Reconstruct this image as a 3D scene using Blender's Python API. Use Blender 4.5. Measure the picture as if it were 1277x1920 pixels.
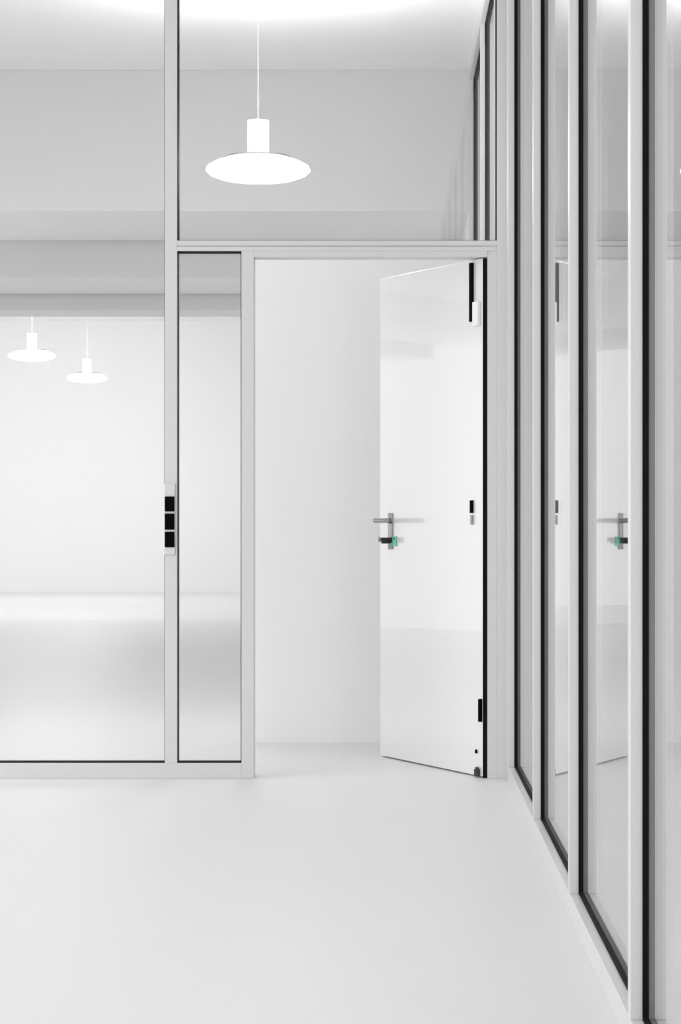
import bpy, bmesh, math
from mathutils import Vector, Matrix

for o in list(bpy.data.objects):
    bpy.data.objects.remove(o, do_unlink=True)
S = bpy.context.scene
COL = S.collection

# ------------------------------------------------------------------ camera
F = 4203.0            # focal length in pixels of the 1277x1920 frame
CH = 1.07             # lens height
PX, PY = 722.0, 960.0 # vanishing point of the corridor in the photograph
D = 9.0               # distance of the glazed screen with the door
cam_d = bpy.data.cameras.new('camera')
cam = bpy.data.objects.new('camera', cam_d); COL.objects.link(cam)
cam.location = (0, 0, CH); cam.rotation_euler = (math.pi/2, 0, 0)
cam_d.sensor_fit = 'VERTICAL'; cam_d.sensor_height = 36; cam_d.sensor_width = 24
cam_d.lens = F/1920*36
cam_d.shift_x = (638.5-PX)/1920; cam_d.shift_y = 0
cam_d.clip_start = .05; cam_d.clip_end = 200
S.camera = cam

# ------------------------------------------------------------------ light
W = bpy.data.worlds.new('daylight'); S.world = W; W.use_nodes = True
bg = W.node_tree.nodes['Background']
bg.inputs['Color'].default_value = (1, 1, 1, 1); bg.inputs['Strength'].default_value = 1.15
LAMP_EMIT = 38.0
UPLIGHT = 42.0
S.view_settings.view_transform = 'Standard'; S.view_settings.look = 'None'
S.view_settings.gamma = 1; S.view_settings.use_curve_mapping = False
S.view_settings.exposure = -0.06

def area(name, loc, sx, sy, power, rot=(0, 0, 0)):
    l = bpy.data.lights.new(name, 'AREA'); l.shape = 'RECTANGLE'; l.size = sx; l.size_y = sy
    l.energy = power
    o = bpy.data.objects.new(name, l); COL.objects.link(o); o.location = loc; o.rotation_euler = rot
    return o
# added unseen fill lights: overhead left, behind the camera, and along the left side
area('fill_overhead', (-5.3, 4.6, 3.55), 3.2, 8.0, 235)
area('fill_rear', (-6.2, -3.6, 1.9), 4.6, 3.2, 190, (math.pi/2, 0, 0))
area('fill_left', (-8.6, 2.5, 1.8), 3.2, 11.0, 40, (0, -math.pi/2, 0))
area('fill_hall', (-8.5, 22.5, 1.8), 3.2, 13.0, 60, (0, -math.pi/2, 0))

# ------------------------------------------------------------------ materials
def mat(name, col, rough=.5, metal=0, spec=.5, coat=0, bump=None, mottle=0):
    m = bpy.data.materials.new(name); m.use_nodes = True
    nt = m.node_tree; b = nt.nodes['Principled BSDF']
    b.inputs['Base Color'].default_value = (*col, 1)
    b.inputs['Roughness'].default_value = rough; b.inputs['Metallic'].default_value = metal
    b.inputs['Specular IOR Level'].default_value = spec
    b.inputs['Coat Weight'].default_value = coat; b.inputs['Coat Roughness'].default_value = .04
    tc = nt.nodes.new('ShaderNodeTexCoord')
    n = nt.nodes.new('ShaderNodeTexNoise'); nt.links.new(tc.outputs['Object'], n.inputs['Vector'])
    n.inputs['Scale'].default_value = bump[0] if bump else 40
    n.inputs['Detail'].default_value = 4
    if mottle:
        mx = nt.nodes.new('ShaderNodeMix'); mx.data_type = 'RGBA'
        mx.inputs[6].default_value = (*[c*(1-mottle) for c in col], 1)
        mx.inputs[7].default_value = (*col, 1)
        nt.links.new(n.outputs['Fac'], mx.inputs[0]); nt.links.new(mx.outputs[2], b.inputs['Base Color'])
    if bump:
        bp = nt.nodes.new('ShaderNodeBump'); bp.inputs['Strength'].default_value = bump[1]
        bp.inputs['Distance'].default_value = .002
        nt.links.new(n.outputs['Fac'], bp.inputs['Height']); nt.links.new(bp.outputs[0], b.inputs['Normal'])
    return m

def glass_mat(name, tint, f0=.05):
    m = bpy.data.materials.new(name); m.use_nodes = True; nt = m.node_tree; nt.nodes.clear()
    N = nt.nodes.new; L = nt.links.new
    out = N('ShaderNodeOutputMaterial'); mix = N('ShaderNodeMixShader')
    tr = N('ShaderNodeBsdfTransparent'); tr.inputs[0].default_value = (*tint, 1)
    gl = N('ShaderNodeBsdfGlossy'); gl.inputs['Roughness'].default_value = 0.0
    gl.inputs['Color'].default_value = (.97, .97, .97, 1)
    g = N('ShaderNodeNewGeometry'); dp = N('ShaderNodeVectorMath'); dp.operation = 'DOT_PRODUCT'
    L(g.outputs['Normal'], dp.inputs[0]); L(g.outputs['Incoming'], dp.inputs[1])
    ab = N('ShaderNodeMath'); ab.operation = 'ABSOLUTE'; L(dp.outputs['Value'], ab.inputs[0])
    om = N('ShaderNodeMath'); om.operation = 'SUBTRACT'; om.inputs[0].default_value = 1; L(ab.outputs[0], om.inputs[1])
    pw = N('ShaderNodeMath'); pw.operation = 'POWER'; pw.inputs[1].default_value = 5; L(om.outputs[0], pw.inputs[0])
    ma = N('ShaderNodeMath'); ma.operation = 'MULTIPLY_ADD'
    ma.inputs[1].default_value = 1-f0; ma.inputs[2].default_value = f0; L(pw.outputs[0], ma.inputs[0])
    L(ma.outputs[0], mix.inputs[0]); L(tr.outputs[0], mix.inputs[1]); L(gl.outputs[0], mix.inputs[2])
    L(mix.outputs[0], out.inputs[0])
    return m

def emit_mat(name, s):
    m = bpy.data.materials.new(name); m.use_nodes = True; nt = m.node_tree; nt.nodes.clear()
    out = nt.nodes.new('ShaderNodeOutputMaterial'); e = nt.nodes.new('ShaderNodeEmission')
    e.inputs['Strength'].default_value = s; e.inputs['Color'].default_value = (1, 1, 1, 1)
    nt.links.new(e.outputs[0], out.inputs[0]); return m

WALLP = mat('white_wall_paint', (.92, .92, .92), .6, bump=(120, .05))
CEIL = mat('white_ceiling_paint', (.93, .93, .93), .8, bump=(90, .05))
SHADEP = mat('shaded_ceiling_paint', (.64, .64, .64), .7, bump=(120, .05))  # darker ceiling tone, shade of the downstand faces put into the colour
FLOOR = mat('white_poured_floor', (.78, .78, .78), .42, spec=.25, bump=(3, .02), mottle=.02)
FRAME = mat('white_powder_coat', (.66, .66, .66), .35, bump=(300, .03))
LEAF = mat('white_lacquer', (.80, .80, .80), .25, spec=.6, coat=1.0)
_b = LEAF.node_tree.nodes['Principled BSDF']; _b.inputs['Coat IOR'].default_value = 2.0; _b.inputs['Coat Roughness'].default_value = .015
RUBBER = mat('black_rubber_gasket', (.006, .006, .006), .7, spec=.1)
PLAST = mat('black_plastic', (.003, .003, .003), .7, spec=.03)
STEEL = mat('brushed_steel', (.36, .36, .36), .22, metal=1)
DARKST = mat('dark_metal', (.05, .05, .05), .4, metal=.6)
WPLAST = mat('white_plastic', (.85, .85, .85), .3)
GREEN = mat('mint_green_plastic', (.16, .62, .42), .35)
GLASS = glass_mat('clear_glass', (.985, .985, .985))
DIFF = emit_mat('opal_diffuser_lit', LAMP_EMIT)

# ------------------------------------------------------------------ mesh helpers
def bx(bm, x0, x1, y0, y1, z0, z1, bev=0):
    r = bmesh.ops.create_cube(bm, size=1)
    vs = r['verts']
    for v in vs:
        v.co = Vector(((x0+x1)/2+v.co.x*(x1-x0), (y0+y1)/2+v.co.y*(y1-y0), (z0+z1)/2+v.co.z*(z1-z0)))
    if bev:
        es = list({e for v in vs for e in v.link_edges})
        bmesh.ops.bevel(bm, geom=es, offset=bev, segments=2, affect='EDGES', profile=.5)

def cyl(bm, a, b, r, seg=24, r2=None):
    a, b = Vector(a), Vector(b); d = b-a
    M = Matrix.Translation((a+b)/2) @ d.to_track_quat('Z', 'Y').to_matrix().to_4x4()
    bmesh.ops.create_cone(bm, cap_ends=True, segments=seg, radius1=r, radius2=r if r2 is None else r2, depth=d.length, matrix=M)

def lathe(bm, prof, seg=48):
    rings = []
    for r, z in prof:
        if r < 1e-5: rings.append([bm.verts.new((0, 0, z))])
        else: rings.append([bm.verts.new((r*math.cos(2*math.pi*k/seg), r*math.sin(2*math.pi*k/seg), z)) for k in range(seg)])
    for A, B in zip(rings, rings[1:]):
        for k in range(seg):
            j = (k+1) % seg
            if len(A) == 1: bm.faces.new((A[0], B[j], B[k]))
            elif len(B) == 1: bm.faces.new((A[k], A[j], B[0]))
            else: bm.faces.new((A[k], A[j], B[j], B[k]))

def sweep(bm, pts, r, seg=16):
    """round tube along a polyline with filleted corners"""
    P = [Vector(p) for p in pts]; Q = [P[0]]
    for i in range(1, len(P)-1):
        a, b, c = P[i-1], P[i], P[i+1]
        t = min((a-b).length, (c-b).length)*.45; t = min(t, r*2.2)
        u = b+(a-b).normalized()*t; w = b+(c-b).normalized()*t
        for k in range(7):
            s = k/6; Q.append(u*(1-s)**2+b*2*s*(1-s)+w*s*s)
    Q.append(P[-1]); rings = []
    up = Vector((0, 0, 1))
    for i, p in enumerate(Q):
        d = (Q[min(i+1, len(Q)-1)]-Q[max(i-1, 0)]).normalized()
        s = d.cross(up); s = s.normalized() if s.length > 1e-4 else Vector((1, 0, 0))
        t = s.cross(d).normalized()
        rings.append([bm.verts.new(p+(s*math.cos(2*math.pi*k/seg)+t*math.sin(2*math.pi*k/seg))*r) for k in range(seg)])
    for A, B in zip(rings, rings[1:]):
        for k in range(seg):
            j = (k+1) % seg; bm.faces.new((A[k], A[j], B[j], B[k]))
    bm.faces.new(rings[0][::-1]); bm.faces.new(rings[-1])

def obj(name, bm, m, parent=None, smooth=False, **props):
    bmesh.ops.recalc_face_normals(bm, faces=bm.faces)
    me = bpy.data.meshes.new(name); bm.to_mesh(me); bm.free(); me.materials.append(m)
    if smooth:
        for p in me.polygons: p.use_smooth = True
        try: me.set_sharp_from_angle(angle=math.radians(40))
        except Exception: pass
    o = bpy.data.objects.new(name, me); COL.objects.link(o)
    if parent: o.parent = parent
    for k, v in props.items(): o[k] = v
    return o

def box(name, dims, m, parent=None, bev=0, **props):
    bm = bmesh.new(); bx(bm, *dims, bev=bev); return obj(name, bm, m, parent, **props)

def empty(name, loc, rotz=0, **props):
    o = bpy.data.objects.new(name, None); COL.objects.link(o); o.location = loc
    o.rotation_euler = (0, 0, rotz); o.empty_display_size = .1
    for k, v in props.items(): o[k] = v
    return o

ST = dict(kind='structure')
def X(px, Y=D): return (px-PX)*Y/F
def Z(py, Y=D): return CH-(py-PY)*Y/F

# ------------------------------------------------------------------ room shell
H = 3.63
def plank(name, dims, m, label): return box(name, dims, m, label=label, category=name.split('_')[0], **ST)
plank('floor', (-9, 4.2, -4, 31, -.1, 0), FLOOR, 'seamless glossy white floor running through the whole hall')
plank('ceiling', (-9, 4.2, -4, 31, H, H+.1), CEIL, 'white ceiling above the glazed screens')
plank('wall_far', (-9, 4.2, 30, 30.1, 0, H), WALLP, 'distant white wall closing the hall behind the glass screen')
plank('wall_right', (3.2, 3.3, -4, 30, 0, H), WALLP, 'white wall of the room behind the right glass screen')
# stepped downstands of the hall ceiling, seen through the screen
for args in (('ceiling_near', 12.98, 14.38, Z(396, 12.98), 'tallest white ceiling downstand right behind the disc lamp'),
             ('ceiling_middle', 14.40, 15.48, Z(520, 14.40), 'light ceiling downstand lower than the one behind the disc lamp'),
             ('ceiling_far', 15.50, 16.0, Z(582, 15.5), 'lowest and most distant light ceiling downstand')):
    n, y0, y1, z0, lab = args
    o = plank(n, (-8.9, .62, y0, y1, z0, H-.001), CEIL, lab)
    o.data.materials.append(SHADEP)            # upright faces greyed to paint in their shade, soffits stay white
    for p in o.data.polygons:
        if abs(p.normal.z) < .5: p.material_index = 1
# white wall screen right behind the open door
plank('wall_inner', (X(462, 10.4), .46, 10.4, 10.5, 0, 2.30), WALLP, 'door-high white wall standing right behind the open door')

# ------------------------------------------------------------------ glazed screen with the door (plane y = D)
FD = .10            # frame depth
def gasket_bm(x0, x1, z0, z1, w, y0, y1):
    bm = bmesh.new()
    bx(bm, x0, x0+w, y0, y1, z0, z1); bx(bm, x1-w, x1, y0, y1, z0, z1)
    bx(bm, x0+w, x1-w, y0, y1, z0, z0+w); bx(bm, x0+w, x1-w, y0, y1, z1-w, z1)
    return bm
def window_b(n, px0, px1, zb, zt, label):
    x0, x1 = X(px0), X(px1)
    w = empty('window_%d' % n, ((x0+x1)/2, D, zb), label=label, category='window', **ST)
    ox, oy, oz = w.location
    obj('gasket', gasket_bm(x0-ox, x1-ox, 0, zt-zb, .0034, .018, .070), RUBBER, w, label='black rubber glazing gasket')
    box('pane', (x0-ox+.001, x1-ox-.001, .060, .068, .001, zt-zb-.001), GLASS, w, label='clear glass pane')
    return w
zrail = Z(1431)
window_b(1, -1140, 309, zrail, H-.06, 'large clear glass panel left of the slim mullion with black switches')
window_b(2, 332, 932, Z(451), H-.06, 'wide clear glass fanlight above the door and the narrow side pane')
window_b(3, 331, 452.5, zrail, Z(470.5), 'narrow tall clear glass side pane between slim mullion and door')
def trim(name, dims, label, bev=.0012):
    return box(name, dims, FRAME, bev=bev, label=label, category='trim', **ST)
tn = [0]
def tr(dims, label, bev=.0012):
    tn[0] += 1; return trim('trim_%d' % tn[0], dims, label, bev)
tr((X(309), X(332), D, D+FD, zrail, H-.06), 'slim white mullion carrying the black switches')
# bottom rail, split at the door
tr((X(-1140), X(452.5), D, D+FD, 0, zrail), 'white bottom rail under the large left pane and side pane')
tr((X(-1140), X(962), D, D+FD, H-.06, H), 'white top rail of the screen at the ceiling')
tr((X(-1170), X(-1140), D, D+FD, 0, H), 'white end mullion of the screen beyond the left of the large pane')
bm = bmesh.new()
bx(bm, X(332), X(932), D+.0, D+FD, Z(460.5), Z(451), .001)
bx(bm, X(332), X(932), D+.006, D+FD, Z(462.5), Z(460.5))
bx(bm, X(332), X(932), D+.0, D+FD, Z(470.5), Z(462.5), .001)
tn[0] += 1
obj('trim_%d' % tn[0], bm, FRAME, label='white grooved transom between fanlight and door', category='trim', **ST)
tr((X(452.5), X(476), D, D+FD, 0, Z(470.5)), 'white door jamb on the handle side beside the narrow pane')
tr((X(476), X(914), D, D+FD, Z(482), Z(470.5)), 'white head of the door frame under the transom')
tr((X(932), X(962), D, D+FD, 0, H-.06), 'white corner post where the two glass screens meet')
tr((X(914), X(932), D+.004, D+FD, 0, Z(451)), 'white door jamb on the hinge side beside the corner post')

# ------------------------------------------------------------------ right glass screen (plane x = XW)
XW = .518
GX = XW+.005           # glass face
FX = GX-.012-.024      # room-side face of the white frame
zb = zrail
wn = [3]
def side_window(y0, y1, label):
    """pane between y0 (near) and y1 (far)"""
    wn[0] += 1
    w = empty('window_%d' % wn[0], (GX, (y0+y1)/2, zb), label=label, category='window', **ST)
    h = (y1-y0)/2; t = H-.06-zb; g = .012; w_ = .006
    bm = bmesh.new()
    bx(bm, -g, 0, -h, -h+w_, 0, t); bx(bm, -g, 0, h-w_, h, 0, t)
    bx(bm, -g, 0, -h+w_, h-w_, 0, w_); bx(bm, -g, 0, -h+w_, h-w_, t-w_, t)
    obj('gasket', bm, RUBBER, w, label='black rubber glazing gasket')
    box('pane', (0, .008, -h+.001, h-.001, .001, t-.001), GLASS, w, label='clear reflecting glass pane')

POSTW = .045
post_y = [-1.45, .01, 1.49, 2.97, 4.45, 5.92, 7.36, 8.86, 9.98, 11.46, 12.95]
post_label = {4.45: 'white mullion of the right screen nearest the camera', 5.92: 'white mullion of the right screen, second from the camera',
              7.36: 'white mullion of the right screen, third from the camera', 8.86: 'white end mullion of the right screen against the corner post',
              9.98: 'first white side mullion behind the glass fanlight', 11.46: 'white side mullion seen through the right end of the fanlight',
              12.95: 'farthest white side mullion seen through the fanlight'}
pane_label = {(2.97, 4.45): 'clear glass side pane at the very right edge of the view',
              (4.45, 5.92): 'clear glass side pane mirroring the door handle',
              (5.92, 7.36): 'clear glass side pane between the second and third side mullion',
              (7.36, 8.86): 'clear glass side pane next to the corner post, looking dark and narrow',
              (8.86, 9.98): 'clear glass side pane right behind the door screen',
              (9.98, 11.46): 'clear glass side pane seen through the right end of the fanlight',
              (11.46, 12.95): 'farthest clear glass side pane seen through the fanlight'}
for y in post_y:
    tn[0] += 1
    if y == 8.86:
        dims = (FX, GX+.05, y, D, zb, H-.06)
    else: dims = (FX, GX+.05, y, y+POSTW, zb, H-.06)
    box('trim_%d' % tn[0], dims, FRAME, bev=.0012, label=post_label.get(y, 'white mullion of the right screen out of view beside the camera'), category='trim', **ST)
for a, b in zip(post_y, post_y[1:]):
    a2 = D+FD if a == 8.86 else a+POSTW
    side_window(a2, b, pane_label.get((a, b), 'clear glass side pane out of view beside the camera'))
tr((FX, GX+.05, -1.45, D, 0, zb), 'white bottom rail of the right glass screen before the door')
tr((FX, GX+.05, D+FD, 13.0, 0, zb), 'white bottom rail of the right glass screen behind the door')
tr((FX, GX+.05, -1.45, D, H-.06, H), 'white top rail of the right glass screen before the door')
tr((FX, GX+.05, D+FD, 13.0, H-.06, H), 'white top rail of the right glass screen behind the door')
plank('wall_side', (FX, GX+.05, 13.0, 30, 0, H), WALLP, 'white side wall of the hall beyond the last side mullion')

# ------------------------------------------------------------------ the open door
tn[0] += 1
box('trim_%d' % tn[0], (X(906), X(914), D+.012, D+.05, .0, Z(484)), RUBBER, label='black rubber seal down the hinge side of the door opening', category='trim', **ST)
HX, HY = X(905), D+.012
AX, AY = -.022, D+.81
LEN = math.hypot(AX-HX, AY-HY)
TH = math.atan2(AY-HY, AX-HX)          # local +x runs from hinge to free edge
door = empty('door_1', (HX, HY, 0), TH, label='open glossy white door leaf with steel lever handle', category='door', **ST)
# local: x along the leaf, y: face towards the camera is +y (rotated), leaf body at y<0
ztop = Z(484, HY)
LT = .045
box('leaf', (0, LEN, -LT, 0, .006, ztop), LEAF, door, bev=.0015)
# hinge hardware on the visible face
def dpart(name, dims, m, bev=0, parent=None, **k): return box(name, dims, m, parent or door, bev, **k)
dpart('hinge_strip', (.070, .090, 0, .012, Z(600), Z(489)), PLAST, .001, label='black upper hinge strip')
hg = dpart('hinge', (.012, .058, 0, .016, Z(610), Z(564)), WPLAST, .003, label='white upper hinge block')
dpart('lock_contact', (.072, .088, 0, .010, Z(962), Z(938)), PLAST, .001, label='black contact plate')
dpart('lock_contact', (.072, .084, 0, .010, Z(984), Z(966)), STEEL, .001, label='steel contact plate')
dpart('hinge', (.0, .014, 0, .014, Z(1354), Z(1311)), PLAST, .002, label='black lower hinge')
dpart('screw_cap', (.040, .052, 0, .006, Z(1415), Z(1408)), PLAST, .001, label='small black cap')
bm = bmesh.new(); cyl(bm, (.028, .010, .006), (.028, .010, Z(1444)), .012); cyl(bm, (.028, .010, Z(1444)), (.028, .010, Z(1440)), .007)
obj('floor_pivot', bm, DARKST, door, smooth=True, label='dark floor pivot')
# lever set
hx = LEN-.105; hz = CH-(976-960)*(HY+hx*math.sin(TH))/F
bm = bmesh.new(); bx(bm, hx-.02, hx+.02, 0, .007, hz-.125, hz+.032, .003)
plate = obj('lock_plate', bm, STEEL, door, smooth=True)
def lever(side):
    s = 1 if side > 0 else -1; o = 0 if s > 0 else -LT
    bm = bmesh.new()
    cyl(bm, (hx, o, hz), (hx, o+s*.012, hz), .014)
    sweep(bm, [(hx, o+s*.005, hz), (hx, o+s*.086, hz), (hx-.125, o+s*.086, hz)], .0105)
    return obj('lever', bm, STEEL, door, smooth=True)
lever(1); lever(-1)
bm = bmesh.new(); bx(bm, hx-.02, hx+.02, -LT-.007, -LT, hz-.125, hz+.032, .003); obj('lock_plate', bm, STEEL, door, smooth=True)
bm = bmesh.new()
cyl(bm, (hx, .007, hz-.082), (hx, .050, hz-.082), .0085); cyl(bm, (hx, .007, hz-.094), (hx, .046, hz-.094), .006)
lc = obj('lock_cylinder', bm, DARKST, door, smooth=True)
bm = bmesh.new()
cyl(bm, (hx, .050, hz-.082), (hx, .056, hz-.082), .003)
bx(bm, hx-.002, hx+.002, .054, .062, hz-.094, hz-.070, .001)
obj('key', bm, STEEL, lc, smooth=True)
# edge plate of the mortise lock
dpart('edge_plate', (LEN, LEN+.002, -LT+.010, -.010, hz-.14, hz+.10), STEEL)
kt_p = door.matrix_basis @ Vector((hx-.040, .003, hz-.089))
kt = empty('key_tag', kt_p, TH, label='small mint green tag right beside the lock of the open white door', category='tag')
bm = bmesh.new(); bx(bm, -.017, .017, -.003, .003, -.021, .021, .002); obj('tag_body', bm, GREEN, kt)
bm = bmesh.new(); cyl(bm, (0, .003, .012), (0, .0045, .012), .005, 20); obj('eyelet', bm, STEEL, kt)

# ------------------------------------------------------------------ black switch column on the slim mullion
sw = empty('switch_panel', (X(318.5), D, Z(1040)), label='slim white wall plate with three black rocker switches on the mullion', category='light switch')
def sz(py): return Z(py)-Z(1040)
hw = .0215
box('cover_plate', (-hw, hw, -.006, 0, 0, sz(906)), FRAME, sw, bev=.002)
for a, b in ((931, 959), (963, 993), (997, 1026)):
    bm = bmesh.new(); bx(bm, -.0195, .0195, -.012, -.006, sz(b), sz(a), .0015)
    r = obj('rocker_switch', bm, PLAST, sw)
    
# ------------------------------------------------------------------ disc lamps
def make_lamp(label, loc):
    L = empty('disc_lamp', loc, label=label, category='ceiling lamp', group='round opal disc lamps of the hall')
    bm = bmesh.new()
    lathe(bm, [(0, -.056), (.10, -.053), (.18, -.042), (.228, -.024), (.248, -.004), (.238, .016), (.20, .036), (.16, .046)])
    lathe(bm, [(.16, .046), (0, .046)])
    d = obj('opal_shade', bm, DIFF, L, smooth=True, label='lit opal glass shade')
    bm = bmesh.new(); lathe(bm, [(0, .046), (.150, .046), (.155, .052), (.150, .062), (.06, .072), (0, .072)])
    obj('cap_ring', bm, STEEL, L, smooth=True, label='grey metal cap ring')
    bm = bmesh.new(); cyl(bm, (0, 0, .072), (0, 0, .23), .05, 40)
    obj('neck', bm, DIFF, L, smooth=True, label='lit cylindrical neck')
    l = bpy.data.lights.new('uplight', 'SPOT'); l.energy = UPLIGHT; l.spot_size = math.radians(165); l.spot_blend = .9
    l.shadow_soft_size = .045
    u = bpy.data.objects.new('uplight', l); COL.objects.link(u); u.parent = L; u.location = (0, 0, .285); u.rotation_euler = (math.pi, 0, 0)
    bm = bmesh.new(); cyl(bm, (0, 0, .23), (0, 0, H-loc[2]-.02), 0.0012, 12)
    obj('suspension_rod', bm, WPLAST, L, smooth=True)
    bm = bmesh.new(); cyl(bm, (0, 0, H-loc[2]-.02), (0, 0, H-loc[2]), .05, 32)
    obj('canopy', bm, WPLAST, L, smooth=True)
    return L
lz = Z(318, 10.6)
spots = [((X(484, 10.6), 10.6, lz), 'large bright disc lamp seen through the fanlight above the door'),
         ((X(60, 23.3), 23.3, Z(667, 23.3)), 'distant thin disc lamp, the left and higher one seen through the large left pane'),
         ((X(163, 27.2), 27.2, Z(709, 27.2)), 'most distant disc lamp, the right and lower one seen through the large left pane')]
first = None
for loc, lab in spots:
    make_lamp(lab, loc)
